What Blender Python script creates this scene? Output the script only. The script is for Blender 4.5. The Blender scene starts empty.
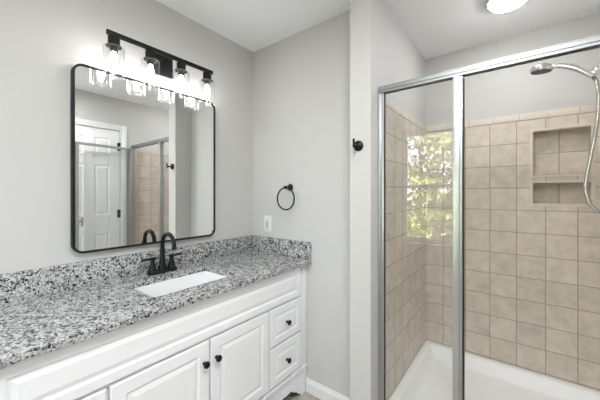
import bpy, bmesh, math, random
from mathutils import Vector, Matrix
random.seed(7)
S = bpy.context.scene
COL = S.collection
PI = math.pi

# ------------------------------------------------------------------ camera
cam_d = bpy.data.cameras.new('camera')
cam = bpy.data.objects.new('camera', cam_d); COL.objects.link(cam)
cam.location = (1.6546, 0.0, 1.3282)
cam.rotation_euler = (PI/2, 0, math.radians(37.452))
cam_d.sensor_fit = 'HORIZONTAL'; cam_d.sensor_width = 36.0
cam_d.lens = 36.0*284.95/600.0
cam_d.shift_y = -6.3/600.0
cam_d.clip_start = 0.02
S.camera = cam

# ------------------------------------------------------------------ view, sky, sun
S.view_settings.view_transform = 'Standard'
S.view_settings.look = 'None'
S.view_settings.exposure = 2.18
S.view_settings.gamma = 1.0
S.view_settings.use_curve_mapping = False
SKY = 2.2
SUN = 25.0
BULB = 9.5
DOME = 11.5
w = bpy.data.worlds.new('sky'); S.world = w; w.use_nodes = True
wn = w.node_tree.nodes; wl = w.node_tree.links
wn['Background'].inputs[0].default_value = (0.84, 0.93, 1.0, 1)
wn['Background'].inputs[1].default_value = SKY
sun_d = bpy.data.lights.new('sun', 'SUN'); sun_d.energy = SUN; sun_d.angle = 0.01; sun_d.color = (1, .96, .90)
sun = bpy.data.objects.new('sun', sun_d); COL.objects.link(sun)
sun.rotation_euler = Vector((-0.80, -0.30, -0.85)).to_track_quat('-Z', 'Y').to_euler()
sun.location = (3, 6, 8)
# daylight portal in the window opening (only guides the sky sampling)
po_d = bpy.data.lights.new('window_portal', 'AREA'); po_d.shape = 'RECTANGLE'; po_d.size = .96; po_d.size_y = 1.58
po_d.cycles.is_portal = True
po = bpy.data.objects.new('window_portal', po_d); COL.objects.link(po)
po.location = (.815, -1.23, 1.41); po.rotation_euler = (PI/2, 0, 0)   # -Z faces +y (into the room)

# unseen fill light added overhead to brighten cabinets, shower pan and lower tiles
FILL = 6.0
fill_d = bpy.data.lights.new('ceiling_fill', 'AREA'); fill_d.energy = FILL; fill_d.shape = 'DISK'; fill_d.size = .50; fill_d.color = (.975, .985, 1)
fill_o = bpy.data.objects.new('ceiling_fill', fill_d); COL.objects.link(fill_o); fill_o.location = (1.58, .36, 2.41)

# ------------------------------------------------------------------ mesh helpers
def obj(name, bm, mat, parent=None, smooth=False, angle=40, bevel=None, kind=None, label=None):
    """links a bmesh given in world coordinates as one mesh object; a parented one is moved into its parent's frame"""
    bmesh.ops.remove_doubles(bm, verts=bm.verts, dist=1e-6)
    if bevel:
        es = [e for e in bm.edges if len(e.link_faces) == 2 and e.calc_face_angle(0) > .6]
        bmesh.ops.bevel(bm, geom=es, offset=bevel, segments=2, profile=.6, affect='EDGES', clamp_overlap=True)
    bmesh.ops.recalc_face_normals(bm, faces=bm.faces)
    if smooth or bevel:
        for f in bm.faces: f.smooth = True
        for e in bm.edges:
            if len(e.link_faces) == 2 and e.calc_face_angle(0) > math.radians(angle): e.smooth = False
    off = Vector((0, 0, 0))
    p = parent
    while p is not None:
        off += p.location; p = p.parent
    pivot = Vector((0, 0, 0))
    if parent is not None or kind is None:
        zs = [v.co.z for v in bm.verts]; xs = [v.co.x for v in bm.verts]; ys = [v.co.y for v in bm.verts]
        pivot = Vector(((min(xs)+max(xs))/2, (min(ys)+max(ys))/2, min(zs)))
    bmesh.ops.translate(bm, verts=bm.verts, vec=-pivot)
    me = bpy.data.meshes.new(name); bm.to_mesh(me); bm.free()
    if isinstance(mat, (list, tuple)):
        for m in mat: me.materials.append(m)
    else: me.materials.append(mat)
    o = bpy.data.objects.new(name, me); COL.objects.link(o)
    if parent is not None: o.parent = parent
    o.location = pivot - off
    if kind: o['kind'] = kind
    if label: o['label'] = label
    return o

def thing(name, label, cat, loc, group=None):
    o = bpy.data.objects.new(name, None); COL.objects.link(o); o.location = loc; o.empty_display_size = .05
    o['label'] = label; o['category'] = cat; o['kind'] = 'thing'
    if group: o['group'] = group
    return o

def tag(o, label, cat, group=None):
    o['label'] = label; o['category'] = cat; o['kind'] = 'thing'
    if group: o['group'] = group
    return o

def box(bm, x0, x1, y0, y1, z0, z1, mi=0):
    vs = [bm.verts.new((x, y, z)) for x in (x0, x1) for y in (y0, y1) for z in (z0, z1)]
    for q in ((0,1,3,2), (4,6,7,5), (0,4,5,1), (2,3,7,6), (0,2,6,4), (1,5,7,3)):
        f = bm.faces.new([vs[i] for i in q]); f.material_index = mi
    return vs

def B(*a):
    bm = bmesh.new(); box(bm, *a); return bm

def ring_faces(bm, a, b):
    n = len(a)
    for i in range(n): bm.faces.new((a[i], a[(i+1) % n], b[(i+1) % n], b[i]))

def lathe(bm, prof, o=(0,0,0), axis=(0,0,1), seg=32, cap0=True, cap1=True):
    """prof: list of (radius, height along axis)"""
    q = Vector(axis).to_track_quat('Z', 'Y'); o = Vector(o)
    rings = []
    for r, h in prof:
        rings.append([bm.verts.new(o + q @ Vector((r*math.cos(2*PI*i/seg), r*math.sin(2*PI*i/seg), h))) for i in range(seg)])
    for a, b in zip(rings, rings[1:]): ring_faces(bm, a, b)
    if cap0: bm.faces.new(rings[0])
    if cap1: bm.faces.new(rings[-1])

def frames(pts):
    pts = [Vector(p) for p in pts]; n = len(pts); T = []
    for i in range(n):
        T.append(((pts[min(i+1, n-1)] - pts[max(i-1, 0)])).normalized())
    u = T[0].orthogonal().normalized(); out = []
    for i in range(n):
        u = (u - T[i]*u.dot(T[i])).normalized()
        out.append((pts[i], u.copy(), T[i].cross(u)))
    return out

def tube(bm, pts, r, seg=16, closed=False, sx=1.0):
    rs = r if isinstance(r, (list, tuple)) else [r]*len(pts)
    if closed:
        pts = [Vector(p) for p in pts]; n = len(pts); nrm = (pts[1]-pts[0]).cross(pts[2]-pts[0]).normalized()
        rings = []
        for i in range(n):
            t = (pts[(i+1) % n]-pts[i-1]).normalized(); u = nrm; v = t.cross(u)
            rings.append([bm.verts.new(pts[i] + rs[i]*(math.cos(2*PI*k/seg)*u + math.sin(2*PI*k/seg)*v)) for k in range(seg)])
        for i in range(n): ring_faces(bm, rings[i], rings[(i+1) % n])
        return
    rings = []
    for (p, u, v), rr in zip(frames(pts), rs):
        rings.append([bm.verts.new(p + rr*(sx*math.cos(2*PI*k/seg)*u + math.sin(2*PI*k/seg)*v)) for k in range(seg)])
    for a, b in zip(rings, rings[1:]): ring_faces(bm, a, b)
    bm.faces.new(rings[0]); bm.faces.new(rings[-1])

def smooth_path(ctrl, n=12):
    """Catmull-Rom through control points"""
    P = [Vector(c) for c in ctrl]; P = [2*P[0]-P[1]] + P + [2*P[-1]-P[-2]]; out = []
    for i in range(1, len(P)-2):
        a, b, c, d = P[i-1:i+3]
        for k in range(n):
            t = k/n
            out.append(.5*((2*b) + (c-a)*t + (2*a-5*b+4*c-d)*t*t + (3*b-a-3*c+d)*t**3))
    out.append(P[-2]); return out

def rrect(u0, u1, v0, v1, r, n=6):
    pts = []
    for cu, cv, a0 in ((u1-r, v1-r, 0), (u0+r, v1-r, PI/2), (u0+r, v0+r, PI), (u1-r, v0+r, 1.5*PI)):
        for k in range(n+1):
            a = a0 + k/n*PI/2; pts.append((cu + r*math.cos(a), cv + r*math.sin(a)))
    return pts

def raised_panel(y0, y1, z0, z1, x0, t, fr, groove=.005, bev=.024, ease=.004):
    """a routed raised panel front facing +x: back at x0, front at x0+t"""
    bm = bmesh.new(); X = x0+t
    steps = [(0, x0), (0, X-ease), (ease*.35, X-ease*.3), (ease, X), (fr-.003, X), (fr, X-.0015), (fr+.004, X-groove), (fr+.009, X-groove),
             (fr+.009+bev, X-.001), (fr+.011+bev, X-.0005)]
    loops = []
    for ins, x in steps:
        loops.append([bm.verts.new((x, y, z)) for y, z in ((y0+ins, z0+ins), (y1-ins, z0+ins), (y1-ins, z1-ins), (y0+ins, z1-ins))])
    for a, b in zip(loops, loops[1:]): ring_faces(bm, a, b)
    bm.faces.new(loops[0]); bm.faces.new(loops[-1])
    return bm

def slab_holes(bm, u0, u1, v0, v1, holes, mk):
    """rectangle (u,v) minus rectangular holes as boxes through mk(u0,u1,v0,v1)"""
    us = sorted({u0, u1, *[h[0] for h in holes], *[h[1] for h in holes]})
    vs = sorted({v0, v1, *[h[2] for h in holes], *[h[3] for h in holes]})
    for a, b in zip(us, us[1:]):
        run = None
        for c, d in zip(vs, vs[1:]):
            cu, cv = (a+b)/2, (c+d)/2
            hole = any(h[0] < cu < h[1] and h[2] < cv < h[3] for h in holes)
            if hole:
                if run: mk(a, b, *run); run = None
            else: run = (run[0], d) if run else (c, d)
        if run: mk(a, b, *run)

# ------------------------------------------------------------------ materials
def newmat(name):
    m = bpy.data.materials.new(name); m.use_nodes = True
    nt = m.node_tree; return m, nt, nt.nodes['Principled BSDF']

def L(nt, a, b): nt.links.new(a, b)

def plain(name, col, rough=.5, metal=0, bump=0, bscale=200, spec=.5, coat=0):
    m, nt, b = newmat(name)
    b.inputs['Base Color'].default_value = (*col, 1); b.inputs['Roughness'].default_value = rough
    b.inputs['Metallic'].default_value = metal; b.inputs['Specular IOR Level'].default_value = spec
    b.inputs['Coat Weight'].default_value = coat
    tc = nt.nodes.new('ShaderNodeTexCoord')
    nz = nt.nodes.new('ShaderNodeTexNoise'); nz.inputs['Scale'].default_value = bscale; nz.inputs['Detail'].default_value = 3
    L(nt, tc.outputs['Object'], nz.inputs['Vector'])
    mx = nt.nodes.new('ShaderNodeMapRange'); mx.inputs['To Min'].default_value = max(rough-.04, 0); mx.inputs['To Max'].default_value = rough+.04
    L(nt, nz.outputs['Fac'], mx.inputs['Value']); L(nt, mx.outputs['Result'], b.inputs['Roughness'])
    if bump:
        bp = nt.nodes.new('ShaderNodeBump'); bp.inputs['Strength'].default_value = bump; bp.inputs['Distance'].default_value = .001
        L(nt, nz.outputs['Fac'], bp.inputs['Height']); L(nt, bp.outputs['Normal'], b.inputs['Normal'])
    return m

def glass(name, f0=.04, tint=(1, 1, 1)):
    m = bpy.data.materials.new(name); m.use_nodes = True; nt = m.node_tree; N = nt.nodes; N.clear()
    out = N.new('ShaderNodeOutputMaterial'); mix = N.new('ShaderNodeMixShader')
    tr = N.new('ShaderNodeBsdfTransparent'); tr.inputs[0].default_value = (*tint, 1)
    gl = N.new('ShaderNodeBsdfGlossy'); gl.inputs['Roughness'].default_value = 0.0
    g = N.new('ShaderNodeNewGeometry'); d = N.new('ShaderNodeVectorMath'); d.operation = 'DOT_PRODUCT'
    L(nt, g.outputs['Normal'], d.inputs[0]); L(nt, g.outputs['Incoming'], d.inputs[1])
    def mth(op, a, b):
        n = N.new('ShaderNodeMath'); n.operation = op
        for i, v in enumerate((a, b)):
            if v is None: continue
            if isinstance(v, (int, float)): n.inputs[i].default_value = v
            else: L(nt, v, n.inputs[i])
        return n.outputs[0]
    c = mth('ABSOLUTE', d.outputs['Value'], None)
    s = mth('POWER', mth('SUBTRACT', 1.0, c), 5.0)
    f = mth('ADD', mth('MULTIPLY', s, 1-f0), f0)
    L(nt, f, mix.inputs[0]); L(nt, tr.outputs[0], mix.inputs[1]); L(nt, gl.outputs[0], mix.inputs[2]); L(nt, mix.outputs[0], out.inputs[0])
    return m

def emit(name, col, strength):
    m, nt, b = newmat(name)
    b.inputs['Base Color'].default_value = (.9, .9, .9, 1); b.inputs['Roughness'].default_value = .4
    b.inputs['Emission Color'].default_value = (*col, 1); b.inputs['Emission Strength'].default_value = strength
    return m

def ramp(nt, stops, interp='LINEAR'):
    r = nt.nodes.new('ShaderNodeValToRGB'); e = r.color_ramp.elements; r.color_ramp.interpolation = interp
    e[0].position, e[0].color = stops[0][0], (*stops[0][1], 1)
    e[1].position, e[1].color = stops[-1][0], (*stops[-1][1], 1)
    for p, c in stops[1:-1]:
        k = e.new(p); k.color = (*c, 1)
    return r

def granite():
    m, nt, b = newmat('granite')
    tc = nt.nodes.new('ShaderNodeNewGeometry')
    warp = nt.nodes.new('ShaderNodeTexNoise'); warp.inputs['Scale'].default_value = 60; warp.inputs['Detail'].default_value = 2
    L(nt, tc.outputs['Position'], warp.inputs['Vector'])
    add = nt.nodes.new('ShaderNodeMix'); add.data_type = 'VECTOR'; add.inputs['Factor'].default_value = .012
    L(nt, tc.outputs['Position'], add.inputs[4]); L(nt, warp.outputs['Color'], add.inputs[5])
    v = nt.nodes.new('ShaderNodeTexVoronoi'); v.inputs['Scale'].default_value = 150
    L(nt, add.outputs[1], v.inputs['Vector'])
    sep = nt.nodes.new('ShaderNodeSeparateColor'); L(nt, v.outputs['Color'], sep.inputs[0])
    # cell shade, biased by a broader cloud so the dark grains gather
    cl = nt.nodes.new('ShaderNodeTexNoise'); cl.inputs['Scale'].default_value = 40; cl.inputs['Detail'].default_value = 2
    L(nt, tc.outputs['Position'], cl.inputs['Vector'])
    ma = nt.nodes.new('ShaderNodeMath'); ma.operation = 'MULTIPLY_ADD'; ma.inputs[1].default_value = 1.0
    mm = nt.nodes.new('ShaderNodeMath'); mm.operation = 'MULTIPLY_ADD'; mm.inputs[1].default_value = 1.1; mm.inputs[2].default_value = -.55
    L(nt, cl.outputs['Fac'], mm.inputs[0]); L(nt, sep.outputs[0], ma.inputs[0]); L(nt, mm.outputs[0], ma.inputs[2])
    r = ramp(nt, GR, 'CONSTANT')
    L(nt, ma.outputs[0], r.inputs[0])
    v2 = nt.nodes.new('ShaderNodeTexVoronoi'); v2.inputs['Scale'].default_value = 330
    L(nt, add.outputs[1], v2.inputs['Vector'])
    s2 = nt.nodes.new('ShaderNodeSeparateColor'); L(nt, v2.outputs['Color'], s2.inputs[0])
    r2 = ramp(nt, [(0, (.2, .2, .21)), (.09, (.75, .75, .74)), (.5, (1, 1, 1)), (.85, (1.1, 1.08, 1.04))], 'CONSTANT')
    L(nt, s2.outputs[1], r2.inputs[0])
    mu = nt.nodes.new('ShaderNodeMix'); mu.data_type = 'RGBA'; mu.blend_type = 'MULTIPLY'; mu.inputs[0].default_value = .8
    L(nt, r.outputs[0], mu.inputs[6]); L(nt, r2.outputs[0], mu.inputs[7])
    L(nt, mu.outputs[2], b.inputs['Base Color'])
    b.inputs['Roughness'].default_value = .16
    return m
GR = [(0, (.030, .034, .042)), (.11, (.14, .147, .160)), (.25, (.31, .313, .322)), (.45, (.47, .47, .472)), (.70, (.61, .61, .60))]

def tile(name, size, phase, base, grout, mortar=.0022, diag=False, rough=.3, mott=.5):
    """square tiles on whatever plane the face lies in, picked by its normal"""
    m, nt, b = newmat(name); N = nt.nodes
    g = N.new('ShaderNodeNewGeometry')
    sp = N.new('ShaderNodeSeparateXYZ'); L(nt, g.outputs['Position'], sp.inputs[0])
    sn = N.new('ShaderNodeSeparateXYZ'); L(nt, g.outputs['True Normal'], sn.inputs[0])
    def mth(op, *a):
        n = N.new('ShaderNodeMath'); n.operation = op
        for i, v in enumerate(a):
            if isinstance(v, (int, float)): n.inputs[i].default_value = v
            else: L(nt, v, n.inputs[i])
        return n.outputs[0]
    def pick(f, a, b_):   # f ? a : b
        return mth('ADD', mth('MULTIPLY', f, a), mth('MULTIPLY', mth('SUBTRACT', 1.0, f), b_))
    px = mth('SUBTRACT', sp.outputs[0], phase[0]); py = mth('SUBTRACT', sp.outputs[1], phase[1]); pz = mth('SUBTRACT', sp.outputs[2], phase[2])
    fx = mth('GREATER_THAN', mth('ABSOLUTE', sn.outputs[0]), .6); fz = mth('GREATER_THAN', mth('ABSOLUTE', sn.outputs[2]), .6)
    u = pick(fx, py, px); v = pick(fz, py, pz)
    if diag:
        u, v = mth('MULTIPLY', mth('ADD', u, v), .70710678), mth('MULTIPLY', mth('SUBTRACT', u, v), .70710678)
    def edge(t):
        a = mth('DIVIDE', t, size); fr = mth('FRACT', a)
        return mth('MULTIPLY', mth('MINIMUM', fr, mth('SUBTRACT', 1.0, fr)), size), mth('FLOOR', a)
    du, iu = edge(u); dv, iv = edge(v)
    d = mth('MINIMUM', du, dv)
    mr = N.new('ShaderNodeMapRange'); mr.interpolation_type = 'SMOOTHSTEP'
    mr.inputs['From Min'].default_value = mortar*.6; mr.inputs['From Max'].default_value = mortar*1.5
    L(nt, d, mr.inputs['Value'])
    cid = N.new('ShaderNodeCombineXYZ'); L(nt, iu, cid.inputs[0]); L(nt, iv, cid.inputs[1])
    wn_ = N.new('ShaderNodeTexWhiteNoise'); L(nt, cid.outputs[0], wn_.inputs['Vector'])
    sh = N.new('ShaderNodeVectorMath'); sh.operation = 'MULTIPLY_ADD'; sh.inputs[1].default_value = (9, 9, 9)
    L(nt, wn_.outputs['Color'], sh.inputs[0]); L(nt, g.outputs['Position'], sh.inputs[2])
    nz = N.new('ShaderNodeTexNoise'); nz.inputs['Scale'].default_value = 14; nz.inputs['Detail'].default_value = 7; nz.inputs['Roughness'].default_value = .65
    L(nt, sh.outputs[0], nz.inputs['Vector'])
    lo = [c*(1-.30*mott) for c in base]; hi = [min(c*(1+.24*mott), .95) for c in base]
    r = ramp(nt, [(.32, lo), (.5, base), (.68, hi)]); L(nt, nz.outputs['Fac'], r.inputs[0])
    hv = N.new('ShaderNodeHueSaturation'); L(nt, r.outputs[0], hv.inputs['Color'])
    L(nt, mth('MULTIPLY_ADD', wn_.outputs['Value'], .10, .95), hv.inputs['Value'])
    mx = N.new('ShaderNodeMix'); mx.data_type = 'RGBA'; mx.inputs[6].default_value = (*grout, 1)
    L(nt, mr.outputs['Result'], mx.inputs[0]); L(nt, hv.outputs[0], mx.inputs[7]); L(nt, mx.outputs[2], b.inputs['Base Color'])
    L(nt, mth('MULTIPLY_ADD', mr.outputs['Result'], rough-.8, .8), b.inputs['Roughness'])
    bp = N.new('ShaderNodeBump'); bp.inputs['Strength'].default_value = .5; bp.inputs['Distance'].default_value = .0015
    L(nt, mr.outputs['Result'], bp.inputs['Height']); L(nt, bp.outputs['Normal'], b.inputs['Normal'])
    return m

M = dict(
    wall=plain('wall_paint', (.600, .590, .574), .6, bump=.12, bscale=260, spec=.3),
    ceil=plain('ceiling_paint', (.925, .93, .945), .75, bump=.1, bscale=200, spec=.2),
    trim=plain('trim_paint', (.80, .80, .79), .32),
    cab=plain('cabinet_paint', (.925, .93, .945), .33),
    door=plain('door_paint', (.86, .86, .865), .35),
    black=plain('matte_black_metal', (.008, .008, .009), .42, metal=0, spec=.28),
    chrome=plain('polished_chrome', (.78, .79, .80), .10, metal=1),
    alum=plain('satin_aluminium', (.54, .55, .56), .36, metal=1),
    rail=plain('brushed_aluminium', (.36, .37, .375), .45, metal=1),
    gasket=plain('dark_gasket', (.012, .014, .018), .5),
    porcelain=plain('white_porcelain', (.86, .86, .87), .08, coat=.4),
    acrylic=plain('white_acrylic', (.90, .90, .90), .42),
    plastic=plain('white_plastic', (.80, .80, .78), .3),
    slot=plain('dark_slot', (.05, .05, .05), .6),
    nozzle=plain('grey_nozzle_rubber', (.13, .125, .115), .5),
    mirror=plain('silvered_mirror', (.90, .915, .905), 0.0, metal=1),
    pane=glass('window_glass', .04), sglass=glass('shower_glass', .060, (.985, .992, .988)), lglass=glass('lamp_glass', .06, (.99, .99, .99)),
    bulb=emit('bulb_glow', (1, .98, .96), BULB), dome=emit('diffuser_glow', (.975, .985, 1), DOME),
    bark=plain('bark', (.12, .09, .07), .9, bump=.8, bscale=30), twig=plain('twig', (.16, .12, .08), .9),
    lawn=plain('lawn', (.035, .035, .022), .95, bump=.6, bscale=60),
    granite=granite(),
    tile=tile('beige_wall_tile', .1545, (1.490-.1545*4, 2.5035, 1.3680), (.635, .563, .487), (.37, .295, .22), rough=.42),
    nich1=tile('beige_niche_tile', .1545, (1.8735, 2.5035, 1.452), (.635, .563, .487), (.37, .295, .22), rough=.42),
    nich2=tile('beige_low_niche_tile', .1545, (1.8735, 2.5035, 1.254), (.635, .563, .487), (.37, .295, .22), rough=.42),
    ftile=tile('beige_floor_tile', .32, (.30, .04, 0), (.47, .425, .375), (.30, .26, .22), mortar=.004, diag=True, rough=.25),
)
M['mirror'].node_tree.nodes['Principled BSDF'].inputs['Roughness'].default_value = 0
for l in list(M['mirror'].node_tree.links):
    if l.to_socket.name == 'Roughness': M['mirror'].node_tree.links.remove(l)

# ------------------------------------------------------------------ room shell
XR = 2.123; YT = 1.5555; YW = 1.399; XA = .926; XS = 1.0453; YB = 2.5035; YN = -1.10; H = 2.44; YE = 1.515
TH = .009
struct = lambda n, bm, m, **k: obj(n, bm, m, kind='structure', **k)
struct('floor', B(-.12, XR+.12, YN-.14, YB+.16, -.10, 0), M['ftile'])
struct('ceiling', B(-.12, XR+.12, YN-.14, YB+.16, H, H+.12), M['ceil'])
struct('wall_left', B(-.12, 0, YN-.14, YB+.16, 0, H), M['wall'])
struct('wall_far', B(0, XA, YT, YT+.12, 0, H), M['wall'])
struct('wall_partition', B(XA, XS, YW, YB+.16, 0, H), M['wall'])
# right wall with the room door's opening
DY0, DY1, DZ = .765, 1.378, 2.068
bm = bmesh.new()
slab_holes(bm, YN-.14, YB+.16, 0, H, [(DY0, DY1, -1, DZ)], lambda a, b, c, d: box(bm, XR, XR+.12, a, b, max(c, 0), d))
struct('wall_right', bm, M['wall'])
# shower back wall, with two niche openings
N1 = (1.729, 2.018, 1.452, 1.753); N2 = (1.729, 2.018, 1.258, 1.404)
bm = bmesh.new()
slab_holes(bm, XS, XR, 0, H, [N1, N2], lambda a, b, c, d: box(bm, a, b, YB, YB+.16, c, d))
struct('wall_back', bm, M['wall'])
# window wall behind the camera
WX0, WX1, WZ0, WZ1 = .315, 1.315, .650, 2.215
bm = bmesh.new()
slab_holes(bm, 0, XR, 0, H, [(WX0, WX1, WZ0, WZ1)], lambda a, b, c, d: box(bm, a, b, YN-.14, YN, c, d))
struct('wall_window', bm, M['wall'])

# tile field of the shower (thin slabs on the walls) with a narrow bullnose course on top
ZP, ZT, ZB = .125, 1.832, 1.879
YS = 1.548
bm = bmesh.new()
slab_holes(bm, XS+TH, XR-TH, ZP, ZT, [N1, N2], lambda a, b, c, d: box(bm, a, b, YB-TH, YB, c, d))
struct('wall_tiles_back', bm, M['tile'])
struct('wall_tiles_left', B(XS, XS+TH, YS, YB, ZP, ZT), M['tile'])
struct('wall_tiles_right', B(XR-TH, XR, YS, YB, ZP, ZT), M['tile'])
bm = bmesh.new()
def course(p0, p1, q):          # a row of bullnose pieces with open grout joints between them
    n = round(abs(p1-p0)/.1545)
    for k in range(n):
        a = p0+(p1-p0)*k/n; b = p0+(p1-p0)*(k+1)/n
        q(min(a, b)+.001, max(a, b)-.001)
course(XS+TH, XR-TH, lambda a, b: box(bm, a, b, YB-TH-.001, YB, ZT+.002, ZB))
course(YB-TH-.002, YS, lambda a, b: box(bm, XS, XS+TH+.001, a, b, ZT+.002, ZB))
course(YB-TH-.002, YS, lambda a, b: box(bm, XR-TH-.001, XR, a, b, ZT+.002, ZB))
cap_m = plain('bullnose_tile', (.69, .615, .535), .4, bump=.2, bscale=40)
struct('trim_1', bm, cap_m, bevel=.0025)
grout_m = plain('grout', (.37, .295, .22), .85)
bm = bmesh.new()
box(bm, XS, XR, YB-.004, YB, ZT, ZT+.002); box(bm, XS+TH, XR-TH, YB-.004, YB, ZT+.002, ZB-.004)
box(bm, XS, XS+.004, YS, YB-.004, ZT, ZB-.004); box(bm, XR-.004, XR, YS, YB-.004, ZT, ZB-.004)
struct('trim_2', bm, grout_m)
# niches: lining and pencil edge
for k, (a, b, c, d) in enumerate((N1, N2)):
    bm = bmesh.new(); D = YB+.09
    box(bm, a, b, D, D+.01, c, d)
    box(bm, a-.0005, a+.006, YB-TH, D, c, d); box(bm, b-.006, b+.0005, YB-TH, D, c, d)
    box(bm, a+.006, b-.006, YB-TH, D, c-.0005, c+.006); box(bm, a+.006, b-.006, YB-TH, D, d-.006, d+.0005)
    struct('wall_niche', bm, (M['nich1'], M['nich2'])[k])
    bm = bmesh.new(); e = .011
    for q in ((a-e, b+e, c-e, c), (a-e, b+e, d, d+e), (a-e, a, c, d), (b, b+e, c, d)):
        box(bm, q[0], q[1], YB-TH-.003, YB-TH+.002, q[2], q[3])
    struct('trim_%d' % (3+k), bm, cap_m)

# baseboards
V0_ = -.04
def baseboard(name, pts):
    """moulded skirting along a polyline of floor points, room side to its left"""
    prof = [(0, 0), (.014, 0), (.014, .062), (.011, .072), (.008, .076), (.006, .086), (0, .088)]
    bm = bmesh.new(); n = len(pts); P = [Vector((*p, 0)) for p in pts]; rows = []
    for i in range(n):
        def nrm(a, b):
            t = (b-a).normalized(); return Vector((-t.y, t.x, 0))
        if i == 0: q = nrm(P[0], P[1])
        elif i == n-1: q = nrm(P[-2], P[-1])
        else:
            n1, n2 = nrm(P[i-1], P[i]), nrm(P[i], P[i+1]); q = (n1+n2); q = q/(1+n1.dot(n2))
        rows.append([bm.verts.new(P[i]+q*o+Vector((0, 0, z))) for o, z in prof])
    for a, b in zip(rows, rows[1:]): ring_faces(bm, a, b)
    bm.faces.new(rows[0]); bm.faces.new(rows[-1])
    return struct(name, bm, M['trim'])
baseboard('baseboard_far', [(XA, YW), (XA, YT), (.523, YT)])
baseboard('baseboard_partition', [(XS, YW), (XA-.014, YW)])
baseboard('baseboard_left', [(0, V0_), (0, YN)])
baseboard('baseboard_window', [(0, YN), (XR, YN)])
baseboard('baseboard_right', [(XR, YN), (XR, DY0-.07)])

# room door in the right wall: six raised panels, casing, hinges
def door_slab():
    bm = bmesh.new(); xf = XR+.004; xb = xf+.035
    y0, y1, z0, z1 = DY0+.004, DY1-.004, .008, DZ-.004
    st = .103; mw = .10
    cy = (y0+y1)/2
    cols = [(y0+st, cy-mw/2), (cy+mw/2, y1-st)]
    rows = [(.26, .885), (1.09, 1.655), (1.765, 1.962)]
    holes = [(a, b, c, d) for a, b in cols for c, d in rows]
    slab_holes(bm, y0, y1, z0, z1, holes, lambda a, b, c, d: box(bm, xf, xb, a, b, c, d))
    for a, b, c, d in holes:
        lp = []
        for ins, x in ((0, xf), (.006, xf+.007), (.016, xf+.008), (.034, xf+.002), (.036, xf+.002)):
            lp.append([bm.verts.new((x, y, z)) for y, z in ((a+ins, c+ins), (b-ins, c+ins), (b-ins, d-ins), (a+ins, d-ins))])
        for p, q in zip(lp, lp[1:]): ring_faces(bm, p, q)
        bm.faces.new(lp[-1])
        box(bm, xb-.012, xb-.006, a, b, c, d)
    return bm
dr = struct('door_1', door_slab(), M['door'])
bm = bmesh.new(); cw = .066
for q in ((DY0-cw, DY0, 0, DZ+cw), (DY1, DY1+cw, 0, DZ+cw), (DY0, DY1, DZ, DZ+cw)):
    box(bm, XR-.016, XR, q[0], q[1], q[2], q[3])
struct('trim_5', bm, M['trim'], bevel=.004)
for z in (1.83, 1.045, .26):
    bm = bmesh.new(); lathe(bm, [(.008, 0), (.008, .098)], (XR-.008+.004, DY1-.002, z), seg=12)
    box(bm, XR-.002, XR+.004, DY1-.03, DY1-.002, z+.003, z+.095)
    obj('hinge', bm, M['black'], dr, smooth=True, label='black hinge')
bm = bmesh.new(); lathe(bm, [(.028, 0), (.028, .006), (.012, .012), (.012, .035), (.026, .042), (.03, .055), (.024, .068), (.008, .072)], (XR+.004, DY0+.06, .95), (-1, 0, 0), 24)
obj('door_knob', bm, M['black'], dr, smooth=True, label='black knob')

# window: casing, sill, two sashes and their panes
wm = struct('window_1', B(WX0-.001, WX1+.001, YN-.139, YN-.02, WZ0-.02, WZ0), M['trim'])
bm = bmesh.new()
for q in ((WX0, WX0+.03, WZ0, WZ1), (WX1-.03, WX1, WZ0, WZ1), (WX0+.03, WX1-.03, WZ1-.03, WZ1), (WX0+.03, WX1-.03, WZ0, WZ0+.03)):
    box(bm, q[0], q[1], YN-.14, YN-.075, q[2], q[3])
obj('window_frame', bm, M['trim'], wm)
ZM = (WZ0+WZ1)/2+.0
for nm, yo, z0, z1 in (('lower_sash', YN-.092, WZ0+.03, ZM+.02), ('upper_sash', YN-.124, ZM-.02, WZ1-.03)):
    bm = bmesh.new(); a, b = WX0+.03, WX1-.03; s = .028
    for q in ((a, a+s, z0, z1), (b-s, b, z0, z1), (a+s, b-s, z0, z0+s), (a+s, b-s, z1-s, z1)):
        box(bm, q[0], q[1], yo-.015, yo+.015, q[2], q[3])
    sa = obj(nm, bm, M['trim'], wm)
    obj('pane', B(a+s, b-s, yo-.002, yo+.002, z0+s, z1-s), M['pane'], sa)
bm = bmesh.new(); c = .06
for q in ((WX0-c, WX0, WZ0, WZ1+c), (WX1, WX1+c, WZ0, WZ1+c), (WX0, WX1, WZ1, WZ1+c)):
    box(bm, q[0], q[1], YN, YN+.015, q[2], q[3])
box(bm, WX0-c-.02, WX1+c+.02, YN-.02, YN+.07, WZ0-.022, WZ0); box(bm, WX0-c, WX1+c, YN, YN+.012, WZ0-.075, WZ0-.022)
struct('trim_6', bm, M['trim'], bevel=.003)

# ------------------------------------------------------------------ vanity
CBZ = .8615
V0, V1 = -.02, YT        # left and right end
XF = .51; FT = .02      # carcass front, thickness of the fronts
van = thing('bathroom_vanity', 'long white bathroom vanity cabinet with raised panel doors and black knobs', 'vanity', (.27, .81, 0))
bm = bmesh.new()
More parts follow.
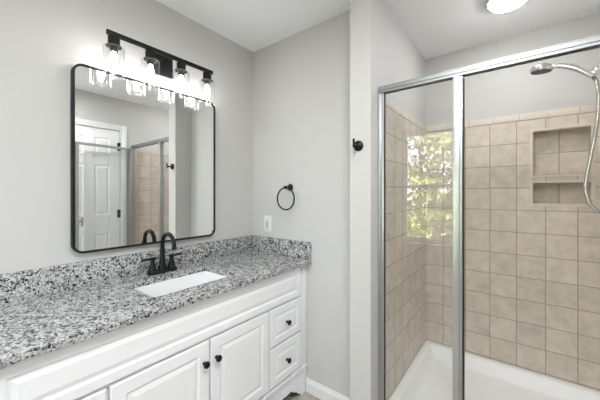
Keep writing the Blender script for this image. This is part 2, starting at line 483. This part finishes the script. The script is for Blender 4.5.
# hollow carcass with face frame (leaves room for the sink bowl)
box(bm, .004, .02, V0, V1-.001, .09, .855); box(bm, .02, XF-.02, V0, V0+.018, .0, .855); box(bm, .02, XF-.02, V1-.019, V1-.001, .0, .855)
box(bm, .02, XF-.02, V0+.018, V1-.019, .16, .178)
slab_holes(bm, V0, V1-.001, .178, CBZ, [(.135, .365, .212, .422), (.135, .365, .446, .648), (.392, .776, .212, .648), (.800, 1.172, .212, .648), (1.195, 1.472, .212, .422), (1.195, 1.472, .446, .648), (.14, 1.47, .69, .83)],
           lambda a, b, c, d: box(bm, XF-.02, XF, a, b, c, d))
obj('cabinet_body', bm, M['cab'], van)
obj('stile', B(XF+.0002, XF+.012, 1.494, V1-.001, .1865, CBZ-.001), M['cab'], van, bevel=.003)
obj('false_front', raised_panel(.092, 1.479, .668, .851, XF+.0002, FT, .038, bev=.014), M['cab'], van)
# plinth with a moulded top and bracket feet
bm = bmesh.new()
x = XF+.008
box(bm, XF+.0002, x+.012, V0-.002, V1-.001, .168, .186)
outline = [(V0, 0), (V0+.055, 0), (V0+.06, .03), (V0+.075, .05), (V0+.10, .06), (V0+.115, .078), (V1-.155, .078), (V1-.14, .06), (V1-.11, .05), (V1-.095, .03), (V1-.075, .02), (V1-.06, 0), (V1-.001, 0), (V1-.001, .1675), (V0, .1675)]
fa = [bm.verts.new((XF+.0002, y, z)) for y, z in outline]; fb = [bm.verts.new((x, y, z)) for y, z in outline]
ring_faces(bm, fa, fb); bm.faces.new(fa); bm.faces.new(fb)
obj('plinth', bm, M['cab'], van)
obj('toe_board', B(XF-.09, XF-.075, V0+.02, V1-.02, 0, .16), M['cab'], van)
def knob(y, z, parent):
    bm = bmesh.new()
    lathe(bm, [(.0085, 0), (.0075, .003), (.0055, .006), (.0055, .012), (.010, .015), (.0145, .0185), (.0155, .023), (.0135, .0275), (.008, .030), (.002, .0305)], (XF+FT-.0005, y, z), (1, 0, 0), 24)
    obj('knob', bm, M['black'], parent, smooth=True, label='round black knob')
for y0, y1, ky in ((.385, .784, .757), (.794, 1.179, .822)):
    d = obj('door', raised_panel(y0, y1, .205, .655, XF+.0002, FT, .052, bev=.016), M['cab'], van)
    knob(ky, .563, d)
for y0, y1 in ((.127, .373), (1.188, 1.479)):
    for z0, z1 in ((.205, .428), (.440, .655)):
        d = obj('drawer', raised_panel(y0, y1, z0, z1, XF+.0002, FT, .044, bev=.014), M['cab'], van)
        knob((y0+y1)/2+.002, (z0+z1)/2-.003, d)

# countertop with a rounded rectangular sink cut-out, splashes
CT, CB, CX = .890, .862, .5597
SY0, SY1, SX0, SX1 = .578, 1.022, .152, .437
ct = thing('granite_countertop', 'speckled grey and white granite countertop with backsplash on the vanity', 'countertop', (.28, .79, CB))
bm = bmesh.new()
n = 6
inner = rrect(SX0, SX1, SY0, SY1, .020, n)
cx, cy = (SX0+SX1)/2, (SY0+SY1)/2
x0, x1, y0, y1 = .001, CX, V0-.03, YT-.001
outer = []
for k, (u, v) in enumerate(inner):
    c = k//(n+1); i = k % (n+1)
    t = i/n
    if c == 0: p = (x1, cy+(y1-cy)*2*t) if t <= .5 else (x1-(x1-cx)*(2*t-1), y1)
    elif c == 1: p = (cx-(cx-x0)*2*t, y1) if t <= .5 else (x0, y1-(y1-cy)*(2*t-1))
    elif c == 2: p = (x0, cy-(cy-y0)*2*t) if t <= .5 else (x0+(cx-x0)*(2*t-1), y0)
    else: p = (cx+(x1-cx)*2*t, y0) if t <= .5 else (x1, y0+(cy-y0)*(2*t-1))
    outer.append(p)
lp = []
for pts, z in ((outer, CB), (outer, CT-.003), ([(min(max(u, x0+.003), x1-.003), min(max(v, y0+.003), y1-.003)) for u, v in outer], CT), (inner, CT), (inner, CB)):
    lp.append([bm.verts.new((u, v, z)) for u, v in pts])
for a, b in zip(lp, lp[1:]): ring_faces(bm, a, b)
ring_faces(bm, lp[-1], lp[0])
obj('worktop', bm, M['granite'], ct)
ZS = 1.005
obj('backsplash', B(.001, .021, V0-.03, YT-.001, CT, ZS), M['granite'], ct, bevel=.0015)
obj('side_splash', B(.021, CX, YT-.021, YT-.001, CT, ZS), M['granite'], ct, bevel=.0015)

# sink
bm = bmesh.new()
def sk(ins, z, r): return [bm.verts.new((u, v, z)) for u, v in rrect(SX0+ins, SX1-ins, SY0+ins, SY1-ins, r, 6)]
lp = [sk(-.020, CB-.014, .05), sk(-.020, CB-.0008, .05), sk(.0, CB-.0008, .020), sk(.003, CB-.006, .022), sk(.008, CB-.06, .025), sk(.014, CB-.105, .03), sk(.030, CB-.128, .04), sk(.06, CB-.136, .04), sk(.095, CB-.139, .02)]
for a, b in zip(lp, lp[1:]): ring_faces(bm, a, b)
bm.faces.new(lp[-1])
lo = [sk(.0, CB-.014, .045), sk(.004, CB-.11, .05), sk(.03, CB-.148, .05)]
ring_faces(bm, lp[0], lo[0]); ring_faces(bm, lo[0], lo[1]); ring_faces(bm, lo[1], lo[2]); bm.faces.new(lo[2])
snk = obj('undermount_sink', bm, M['porcelain'], smooth=True, angle=50)
tag(snk, 'white rectangular undermount sink set in the granite countertop', 'sink')
bm = bmesh.new(); lathe(bm, [(.022, 0), (.022, .002), (.018, .003), (.016, .001)], (cx, cy, CB-.1385), seg=24)
obj('drain', bm, M['black'], snk, smooth=True, label='round black drain')

# faucet
FX, FY = .072, .799
fau = thing('bathroom_faucet', 'matte black gooseneck faucet with two lever handles behind the sink', 'faucet', (FX, FY, CT))
bm = bmesh.new()
lp = []
for ins, z in ((0, 0), (0, .010), (.003, .014), (.008, .0165)):
    lp.append([bm.verts.new((u, v, CT+z)) for u, v in rrect(FX-.027+ins, FX+.027-ins, FY-.080+ins, FY+.080-ins, .018, 6)])
for a, b in zip(lp, lp[1:]): ring_faces(bm, a, b)
bm.faces.new(lp[0]); bm.faces.new(lp[-1])
obj('base_plate', bm, M['black'], fau, smooth=True)
bm = bmesh.new()
path = [(FX, FY, CT+.014), (FX, FY, CT+.05), (FX, FY, CT+.10), (FX, FY, CT+.14)]
R_ = .061
for k in range(1, 15):
    a = PI - k/14*PI*1.02
    path.append((FX+R_+R_*math.cos(a), FY, CT+.157+R_*math.sin(a)))
path += [(FX+2*R_+.002, FY, CT+.150), (FX+2*R_+.006, FY, CT+.140)]
rad = [.024, .0165, .0125, .0115] + [.0112]*13 + [.0115, .0140, .0155]
tube(bm, path, rad, 20)
obj('spout', bm, M['black'], fau, smooth=True, angle=60)
for s in (-1, 1):
    hy = FY+s*.0535
    bm = bmesh.new()
    lathe(bm, [(.023, .012), (.0215, .018), (.0165, .038), (.012, .058), (.0105, .072), (.0125, .076), (.0125, .088), (.0085, .092)], (FX, hy, CT), seg=24)
    hd = obj('handle', bm, M['black'], fau, smooth=True)
    bm = bmesh.new()
    tube(bm, [(FX+.002, hy-s*.016, CT+.0835), (FX+.003, hy+s*.02, CT+.084), (FX+.004, hy+s*.060, CT+.0855)], [.0075, .0072, .0060], 12)
    obj('lever', bm, M['black'], hd, smooth=True)

# ------------------------------------------------------------------ mirror
MY0, MY1, MZ0, MZ1 = .403, 1.1813, 1.0465, 1.9396
mir = thing('wall_mirror', 'large rectangular wall mirror with rounded corners and thin black metal frame', 'mirror', (0, .79, MZ0))
bm = bmesh.new()
lp = []
for ins, xx, r in ((0, .001, .045), (0, .030, .045), (.0015, .032, .0435), (.0085, .032, .0365), (.010, .030, .035), (.010, .001, .035)):
    lp.append([bm.verts.new((xx, y, z)) for y, z in rrect(MY0+ins, MY1-ins, MZ0+ins, MZ1-ins, r, 8)])
for a, b in zip(lp, lp[1:]+lp[:1]): ring_faces(bm, a, b)
obj('mirror_frame', bm, M['black'], mir, smooth=True)
bm = bmesh.new()
lp = [[bm.verts.new((xx, y, z)) for y, z in rrect(MY0+.0103, MY1-.0103, MZ0+.0103, MZ1-.0103, .0345, 8)] for xx in (.003, .025)]
ring_faces(bm, lp[0], lp[1]); bm.faces.new(lp[0]); bm.faces.new(lp[1])
obj('mirror_glass', bm, M['mirror'], mir)

# ------------------------------------------------------------------ vanity light
LX = .11
vl = thing('vanity_light', 'black four-bulb vanity light bar with clear glass shades above the mirror', 'light', (0, .80, 2.0))
obj('backplate', B(.001, .022, .752, .887, 2.015, 2.128), M['black'], vl, bevel=.003)
bm = bmesh.new(); box(bm, .020, LX-.004, .79, .812, 2.086, 2.103)
obj('bracket', bm, M['black'], vl, bevel=.002)
obj('bar', B(LX-.0065, LX+.0065, .513, 1.101, 2.0845, 2.107), M['black'], vl, bevel=.0015)
for y in (.544, .7165, .889, 1.0615):
    bm = bmesh.new()
    lathe(bm, [(.0255, 2.046), (.0255, 2.079), (.0235, 2.083), (.008, 2.083), (.008, 2.0865)], (LX, y, 0), seg=28)
    lathe(bm, [(.017, 2.008), (.017, 2.030), (.034, 2.034), (.034, 2.037), (.026, 2.040), (.0255, 2.046)], (LX, y, 0), seg=28)
    so = obj('socket', bm, M['black'], vl, smooth=True)
    bm = bmesh.new()
    lathe(bm, [(.0345, 2.0335), (.0425, 2.0335), (.0455, 2.030), (.0455, 1.893), (.0432, 1.893), (.0432, 2.0285), (.041, 2.031), (.0345, 2.031), (.0345, 2.0335)], (LX, y, 0), seg=40, cap0=False, cap1=False)
    obj('glass_shade', bm, M['lglass'], so, smooth=True, label='clear glass cylinder')
    bm = bmesh.new()
    lathe(bm, [(.009, 2.012), (.0095, 2.004), (.012, 1.994), (.0155, 1.980), (.0170, 1.966), (.0155, 1.952), (.011, 1.942), (.004, 1.938)], (LX, y, 0), seg=24)
    obj('bulb', bm, M['bulb'], so, smooth=True, label='glowing bulb')

# ------------------------------------------------------------------ towel ring, hook, outlet
tr = thing('towel_ring', 'black metal towel ring mounted on the wall beside the vanity', 'towel ring', (.379, YT, 1.372))
bm = bmesh.new()
lathe(bm, [(.024, 0), (.024, .006), (.020, .010), (.012, .013), (.010, .020), (.010, .046), (.0125, .049), (.0125, .060), (.009, .063)], (.379, YT, 1.372), (0, -1, 0), 28)
obj('post', bm, M['black'], tr, smooth=True)
bm = bmesh.new(); rr = .076
tube(bm, [(.379+rr*math.sin(2*PI*k/48), YT-.054, 1.3735-rr-.004+rr*math.cos(2*PI*k/48)) for k in range(48)], .0052, 12, closed=True)
obj('ring', bm, M['black'], tr, smooth=True)
rh = thing('robe_hook', 'small black robe hook with round base on the wall end beside the shower', 'hook', (.977, YW, 1.5835))
bm = bmesh.new()
lathe(bm, [(.028, 0), (.028, .006), (.024, .010), (.014, .013), (.0095, .018)], (.977, YW, 1.5835), (0, -1, 0), 28)
obj('base', bm, M['black'], rh, smooth=True)
bm = bmesh.new()
tube(bm, smooth_path([(.977, YW-.010, 1.5835), (.977, YW-.035, 1.5825), (.977, YW-.050, 1.5845), (.977, YW-.056, 1.597), (.977, YW-.056, 1.613)], 8), .0062, 14)
lathe(bm, [(.004, 0), (.0095, .003), (.0105, .010), (.008, .014), (.004, .016)], (.977, YW-.042, 1.579), (0, -1, 0), 16)
obj('peg', bm, M['black'], rh, smooth=True)
ou = thing('wall_outlet', 'white electrical outlet on the wall above the side splash', 'outlet', (.158, YT, 1.040))
obj('cover_plate', B(.122, .194, YT-.0055, YT-.0005, 1.042, 1.163), M['plastic'], ou, bevel=.002)
bm = bmesh.new(); box(bm, .141, .175, YT-.0085, YT-.005, 1.069, 1.136)
rc = obj('receptacle', bm, plain('ivory_plastic', (.70, .70, .68), .35), ou, bevel=.001)
bm = bmesh.new()
for z in (1.083, 1.117):
    for dx, hh in ((-.0065, .0045), (.0065, .0055)): box(bm, .158+dx-.001, .158+dx+.001, YT-.0092, YT-.0084, z-hh, z+hh)
for z in (1.0985, 1.1035): box(bm, .151, .165, YT-.0094, YT-.0084, z-.0018, z+.0018)
obj('slots', bm, M['slot'], rc)

# ------------------------------------------------------------------ shower
sb = bmesh.new()
a0, a1, b0, b1 = XS+.001, XR-.001, 1.452, YB-.001
ZC = .122
def rr_(i0, i1, j0, j1, z, r): return [sb.verts.new((u, v, z)) for u, v in rrect(a0+i0, a1-i1, b0+j0, b1-j1, r, 5)]
lp = [rr_(0, 0, 0, 0, 0, .003), rr_(0, 0, 0, 0, ZC-.006, .003), rr_(.003, .003, .004, .003, ZC, .004), rr_(.045, .045, .125, .045, ZC, .03),
      rr_(.055, .055, .135, .055, ZC-.008, .03), rr_(.075, .075, .150, .075, .048, .05), rr_(.10, .10, .175, .10, .038, .05), rr_(.42, .42, .42, .42, .030, .05)]
for p, q in zip(lp, lp[1:]): ring_faces(sb, p, q)
sb.faces.new(lp[0]); sb.faces.new(lp[-1])
tag(obj('shower_pan', sb, M['acrylic'], smooth=True, angle=50), 'white acrylic shower pan between the tiled walls', 'shower pan')

en = thing('shower_enclosure', 'chrome framed glass shower enclosure with an open hinged door', 'shower enclosure', (1.58, YE, ZC))
HZ0, HZ1 = 1.876, 1.914
bm = bmesh.new()
a, b = XS+.001, XR-.001
prof = [(-.019, HZ0), (-.012, HZ0), (-.012, HZ0+.010), (.012, HZ0+.010), (.012, HZ0), (.019, HZ0), (.019, HZ1-.007), (.014, HZ1-.004), (.014, HZ1), (-.014, HZ1), (-.014, HZ1-.004), (-.019, HZ1-.008),
        (-.019, HZ0+.0145), (-.0155, HZ0+.0125), (-.0155, HZ0+.0095), (-.019, HZ0+.0085)]
fa = [bm.verts.new((a, YE+y, z)) for y, z in prof]; fb = [bm.verts.new((b, YE+y, z)) for y, z in prof]
ring_faces(bm, fa, fb); bm.faces.new(fa); bm.faces.new(fb)
obj('header_rail', bm, M['rail'], en)
bm = bmesh.new(); box(bm, XS+.001, XS+.012, YE-.022, YE+.022, ZC, HZ0); box(bm, XS+.012, XS+.030, YE-.013, YE+.013, ZC+.02, HZ0)
obj('wall_jamb', bm, M['alum'], en, bevel=.0015)
obj('wall_seal', B(XS+.030, XS+.0335, YE-.007, YE+.007, ZC+.03, HZ0), M['gasket'], en, label='dark rubber seal')
PX0, PX1 = 1.4095, 1.449
bm = bmesh.new(); box(bm, PX0, PX1-.010, YE-.020, YE+.020, ZC+.02, HZ0); box(bm, PX1-.010, PX1, YE-.014, YE+.018, ZC+.02, HZ0)
obj('strike_post', bm, M['alum'], en, bevel=.002)
obj('post_seal', B(PX1, PX1+.006, YE-.009, YE+.016, ZC+.02, HZ0-.012), M['gasket'], en, label='dark magnetic seal strip')
obj('bottom_rail', B(XS+.012, XR-.03, YE-.02, YE+.02, ZC, ZC+.028), M['alum'], en, bevel=.002)
bm = bmesh.new(); box(bm, XR-.026, XR-.001, YE-.022, YE+.022, ZC, HZ0); box(bm, XR-.060, XR-.026, YE-.016, YE+.016, ZC+.02, HZ0)
obj('hinge_jamb', bm, M['alum'], en, bevel=.002)
obj('fixed_glass', B(XS+.030, PX0+.002, YE-.003, YE+.003, ZC+.028, HZ0+.002), M['sglass'], en)
# the door stands open along the right wall
hx, hy_ = XR-.052, YE-.024
dirv = Vector((-.055, -.998, 0)).normalized(); nv = Vector((-dirv.y, dirv.x, 0))
def dbox(bm, s0, s1, n0, n1, z0, z1):
    vs = box(bm, 0, 1, 0, 1, 0, 1)
    for v in vs:
        p = Vector((hx, hy_, 0)) + dirv*(s0+(s1-s0)*v.co.x) + nv*(n0+(n1-n0)*v.co.y); v.co = (p.x, p.y, z0+(z1-z0)*v.co.z)
DW = .565; z0, z1 = ZC+.035, HZ0-.006
bm = bmesh.new()
dbox(bm, 0, .028, -.012, .012, z0, z1); dbox(bm, DW-.028, DW, -.012, .012, z0, z1); dbox(bm, .028, DW-.028, -.011, .011, z1-.026, z1); dbox(bm, .028, DW-.028, -.011, .011, z0, z0+.026)
sd = obj('door', bm, M['alum'], en, bevel=.0015)
bm = bmesh.new(); dbox(bm, .026, DW-.026, -.0028, .0028, z0+.024, z1-.024); obj('door_glass', bm, M['sglass'], sd)
bm = bmesh.new(); dbox(bm, DW-.062, DW-.024, -.026, -.013, .985, 1.085); dbox(bm, DW-.050, DW-.040, -.013, -.008, 1.0, 1.07); obj('door_handle', bm, M['chrome'], sd, bevel=.003)
bm = bmesh.new(); dbox(bm, DW, DW+.005, -.008, .008, z0, z1); obj('magnet_strip', bm, M['gasket'], sd, label='dark magnetic strip')

# shower arm with bracket, hand shower and hose
SYC = 2.10
sa = thing('shower_holder', 'chrome shower pipe with swivel bracket on the right shower wall', 'shower bracket', (XR, SYC, 2.0))
bm = bmesh.new(); lathe(bm, [(.033, 0), (.030, .006), (.016, .014), (.011, .016)], (XR-.0005, SYC, 2.005), (-1, 0, 0), 28)
obj('flange', bm, M['chrome'], sa, smooth=True)
bm = bmesh.new(); tube(bm, smooth_path([(XR-.010, SYC, 2.005), (XR-.05, SYC, 2.006), (XR-.085, SYC, 2.003), (1.992, SYC, 1.978)], 8), .0105, 16)
obj('arm', bm, M['chrome'], sa, smooth=True)
bm = bmesh.new()
lathe(bm, [(.012, -.006), (.016, -.002), (.0175, .008), (.0165, .020), (.012, .026)], (2.002, SYC, 1.986), (-.72, 0, -.69), 22)
tube(bm, [(1.980, SYC-.003, 1.974), (1.970, SYC-.004, 1.964), (1.964, SYC-.006, 1.948)], [.015, .018, .014], 18)
lathe(bm, [(.012, -.020), (.0175, -.016), (.0175, .016), (.012, .020)], (1.976, SYC-.004, 1.968), (0, 1, .05), 22)
obj('bracket', bm, M['chrome'], sa, smooth=True)
hs = thing('hand_shower', 'chrome hand shower with flexible metal hose hung in the wall bracket', 'hand shower', (1.9, SYC-.02, 1.95))
bm = bmesh.new()
hp = smooth_path([(1.958, SYC-.030, 1.928), (1.938, SYC-.030, 1.948), (1.90, SYC-.028, 1.982), (1.865, SYC-.024, 2.005), (1.832, SYC-.020, 2.020), (1.800, SYC-.018, 2.026)], 8)
tube(bm, hp, [.0125]+[.0135+.0015*math.sin(k/len(hp)*PI) for k in range(len(hp)-2)]+[.012], 18)
obj('handle', bm, M['chrome'], hs, smooth=True)
hn = Vector((-.06, .06, -1)).normalized(); hc = Vector((1.757, SYC-.018, 2.027))
bm = bmesh.new(); lathe(bm, [(.010, -.024), (.030, -.021), (.046, -.010), (.052, .004), (.052, .014), (.049, .018)], hc, hn, 36)
hd = obj('spray_head', bm, M['chrome'], hs, smooth=True)
bm = bmesh.new(); lathe(bm, [(.048, .017), (.046, .0195), (.01, .021)], hc, hn, 36)
q = hn.to_track_quat('Z', 'Y')
for rr, nn in ((.012, 6), (.025, 12), (.038, 18)):
    for k in range(nn):
        a = 2*PI*k/nn; lathe(bm, [(.0022, .019), (.0015, .0235)], hc + q @ Vector((rr*math.cos(a), rr*math.sin(a), 0)), hn, 8)
obj('spray_face', bm, M['nozzle'], hd, smooth=True, label='dark grey spray face with rubber nozzles')
bm = bmesh.new()
hose = smooth_path([(1.956, SYC-.030, 1.930), (1.968, SYC-.030, 1.908), (1.976, SYC-.026, 1.87), (1.979, SYC-.02, 1.80), (1.974, SYC-.012, 1.68), (1.953, SYC-.01, 1.52), (1.936, SYC-.01, 1.40), (1.935, SYC-.01, 1.34), (1.950, SYC-.01, 1.275), (1.985, SYC-.01, 1.235),
                    (2.03, SYC-.01, 1.235), (2.068, SYC-.005, 1.29), (2.082, SYC, 1.42), (2.082, SYC+.002, 1.60), (2.066, SYC+.004, 1.80), (2.042, SYC+.004, 1.92), (2.026, SYC+.002, 1.962)], 40)
rad = [  .0085 + .0010*math.sin(k*2.1) for k in range(len(hose))]
tube(bm, hose, rad, 12)
obj('hose', bm, plain('braided_steel', (.62, .61, .59), .25, metal=1), hs, smooth=True, angle=80)

# ------------------------------------------------------------------ ceiling light over the shower
cx_, cy_ = 1.612, 1.985
cl = thing('ceiling_light', 'round white glowing flush mount ceiling light over the shower', 'ceiling light', (cx_, cy_, H-.04))
bm = bmesh.new(); lathe(bm, [(.106, -.0005), (.114, -.004), (.114, -.020), (.109, -.026), (.097, -.026), (.097, -.020)], (cx_, cy_, H), seg=48)
obj('rim', bm, M['alum'], cl, smooth=True)
bm = bmesh.new(); lathe(bm, [(.0965, -.021), (.0945, -.030), (.084, -.042), (.06, -.052), (.025, -.057), (.004, -.0575)], (cx_, cy_, H), seg=48)
obj('diffuser', bm, M['dome'], cl, smooth=True, label='glowing white diffuser')

# ------------------------------------------------------------------ garden beyond the window
GZ = -.55
struct('ground', B(-25, 25, -40, YN-.14, GZ-.2, GZ), M['lawn'])
def leafmat(name, col):
    m, nt, b = newmat(name); N = nt.nodes
    nz = N.new('ShaderNodeTexNoise'); nz.inputs['Scale'].default_value = 3.0
    g = N.new('ShaderNodeNewGeometry'); L(nt, g.outputs['Position'], nz.inputs['Vector'])
    r = ramp(nt, [(.3, [c*.45 for c in col]), (.7, [min(c*1.35, .9) for c in col])]); L(nt, nz.outputs['Fac'], r.inputs[0])
    L(nt, r.outputs[0], b.inputs['Base Color']); b.inputs['Roughness'].default_value = .5
    t = N.new('ShaderNodeBsdfTranslucent'); L(nt, r.outputs[0], t.inputs[0])
    mx = N.new('ShaderNodeMixShader'); mx.inputs[0].default_value = .4
    L(nt, b.outputs[0], mx.inputs[1]); L(nt, t.outputs[0], mx.inputs[2]); L(nt, mx.outputs[0], N['Material Output'].inputs[0])
    return m
LM = [leafmat('leaf_light', (.20, .26, .10)), leafmat('leaf_mid', (.09, .12, .05)), leafmat('leaf_yellow', (.30, .34, .14))]
def leaf(bm, p, s, rnd):
    d = Vector((rnd.gauss(0, 1), rnd.gauss(0, 1), rnd.gauss(0, .6))).normalized(); u = d.orthogonal().normalized()
    u = Matrix.Rotation(rnd.random()*2*PI, 3, d) @ u; v = d.cross(u)
    a = [p-v*s, p+u*s*.45+d*s*.12, p+v*s, p-u*s*.45+d*s*.12]
    vs = [bm.verts.new(x) for x in a]
    bm.faces.new((vs[0], vs[1], vs[2])); bm.faces.new((vs[0], vs[2], vs[3]))
def tree(loc, h, seed, mat, label, crown0=.15, spread=1.3, n=1300, ls=.14):
    rnd = random.Random(seed); x, y = loc
    t = thing('tree', label, 'tree', (x, y, GZ), 'trees beyond the window')
    bm = bmesh.new()
    bend = [Vector((x+rnd.uniform(-.1, .1)*k, y+rnd.uniform(-.1, .1)*k, GZ-.05+h*.92*k/5)) for k in range(6)]
    tube(bm, smooth_path(bend, 4), [max(.085*(1-k/24), .012) for k in range(21)], 9)
    tips = []
    for k in range(16):
        f = crown0+(.95-crown0)*k/15; base = bend[0].lerp(bend[-1], f); a = rnd.random()*2*PI
        ln = spread*(1-.55*f)*rnd.uniform(.6, 1.1); tip = base+Vector((math.cos(a)*ln, math.sin(a)*ln, ln*rnd.uniform(.05, .5)))
        mid = base.lerp(tip, .5)+Vector((0, 0, .06)); tube(bm, [base, mid, tip], [.022, .014, .006], 6)
        tips += [mid, tip, mid.lerp(tip, .5)]
    obj('trunk', bm, M['bark'], t, smooth=True)
    bm = bmesh.new()
    for k in range(n):
        c = rnd.choice(tips); s = spread*.30
        leaf(bm, c+Vector((rnd.gauss(0, s), rnd.gauss(0, s), rnd.gauss(0, s*.45))), ls*rnd.uniform(.6, 1.3), rnd)
    obj('foliage', bm, mat, t)
    return t
tree((-.9, -6.7), 5.6, 1, LM[2], 'near leafy tree in the middle of the window view', .10, 1.05, 800, .13)
tree((-5.4, -7.6), 6.4, 2, LM[0], 'tall tree at the far left of the window view', .22, 1.3, 900, .14)
tree((3.5, -8.8), 6.8, 3, LM[0], 'tall tree at the far right of the window view', .25, 1.3, 800, .15)
tree((-1.1, -10.9), 7.4, 4, LM[1], 'darker tree standing behind the near leafy tree', .12, 1.4, 1200, .16)
tree((-5.6, -14.6), 7.8, 5, LM[1], 'darker far tree at the left of the window view', .12, 1.6, 1200, .17)
tree((-.6, -18.6), 8.5, 6, LM[2], 'farthest tree in the middle of the window view', .12, 1.9, 1200, .18)
def shrub(loc, seed, label, r=.55, n=1100, kind=2):
    rnd = random.Random(seed); x, y = loc
    t = thing('shrub', label, 'shrub', (x, y, GZ), 'shrubs below the window')
    bm = bmesh.new(); ends = []
    for k in range(9):
        a = rnd.random()*2*PI; e = Vector((x+math.cos(a)*r*.7, y+math.sin(a)*r*.7, GZ+r*rnd.uniform(1.2, 2.2)))
        tube(bm, [(x, y, GZ-.03), (x+math.cos(a)*r*.25, y+math.sin(a)*r*.25, GZ+r*.7), e], [.014, .01, .004], 6); ends.append(e); ends.append(Vector((x, y, GZ+r*.5)).lerp(e, .6))
    obj('stems', bm, M['twig'], t)
    bm = bmesh.new()
    for k in range(n):
        c = rnd.choice(ends); leaf(bm, c+Vector((rnd.gauss(0, r*.24), rnd.gauss(0, r*.24), rnd.gauss(0, r*.2))), .085*(r/.6)**.6*rnd.uniform(.6, 1.3), rnd)
    obj('foliage', bm, LM[kind], t)
shrub((-.75, -3.9), 11, 'bright leafy shrub under the middle of the window', .58, 900)
shrub((1.25, -3.7), 12, 'bright leafy shrub under the right half of the window', .58, 850)
shrub((-2.75, -4.4), 13, 'bright shrub farther back at the left of the window view', .6, 900)
shrub((2.1, -5.9), 14, 'mid green shrub right of the near leafy tree', .65, 1000, 0)
shrub((-1.7, -14.3), 17, 'large dark bush in front of the farthest tree', .8, 1800, 1)
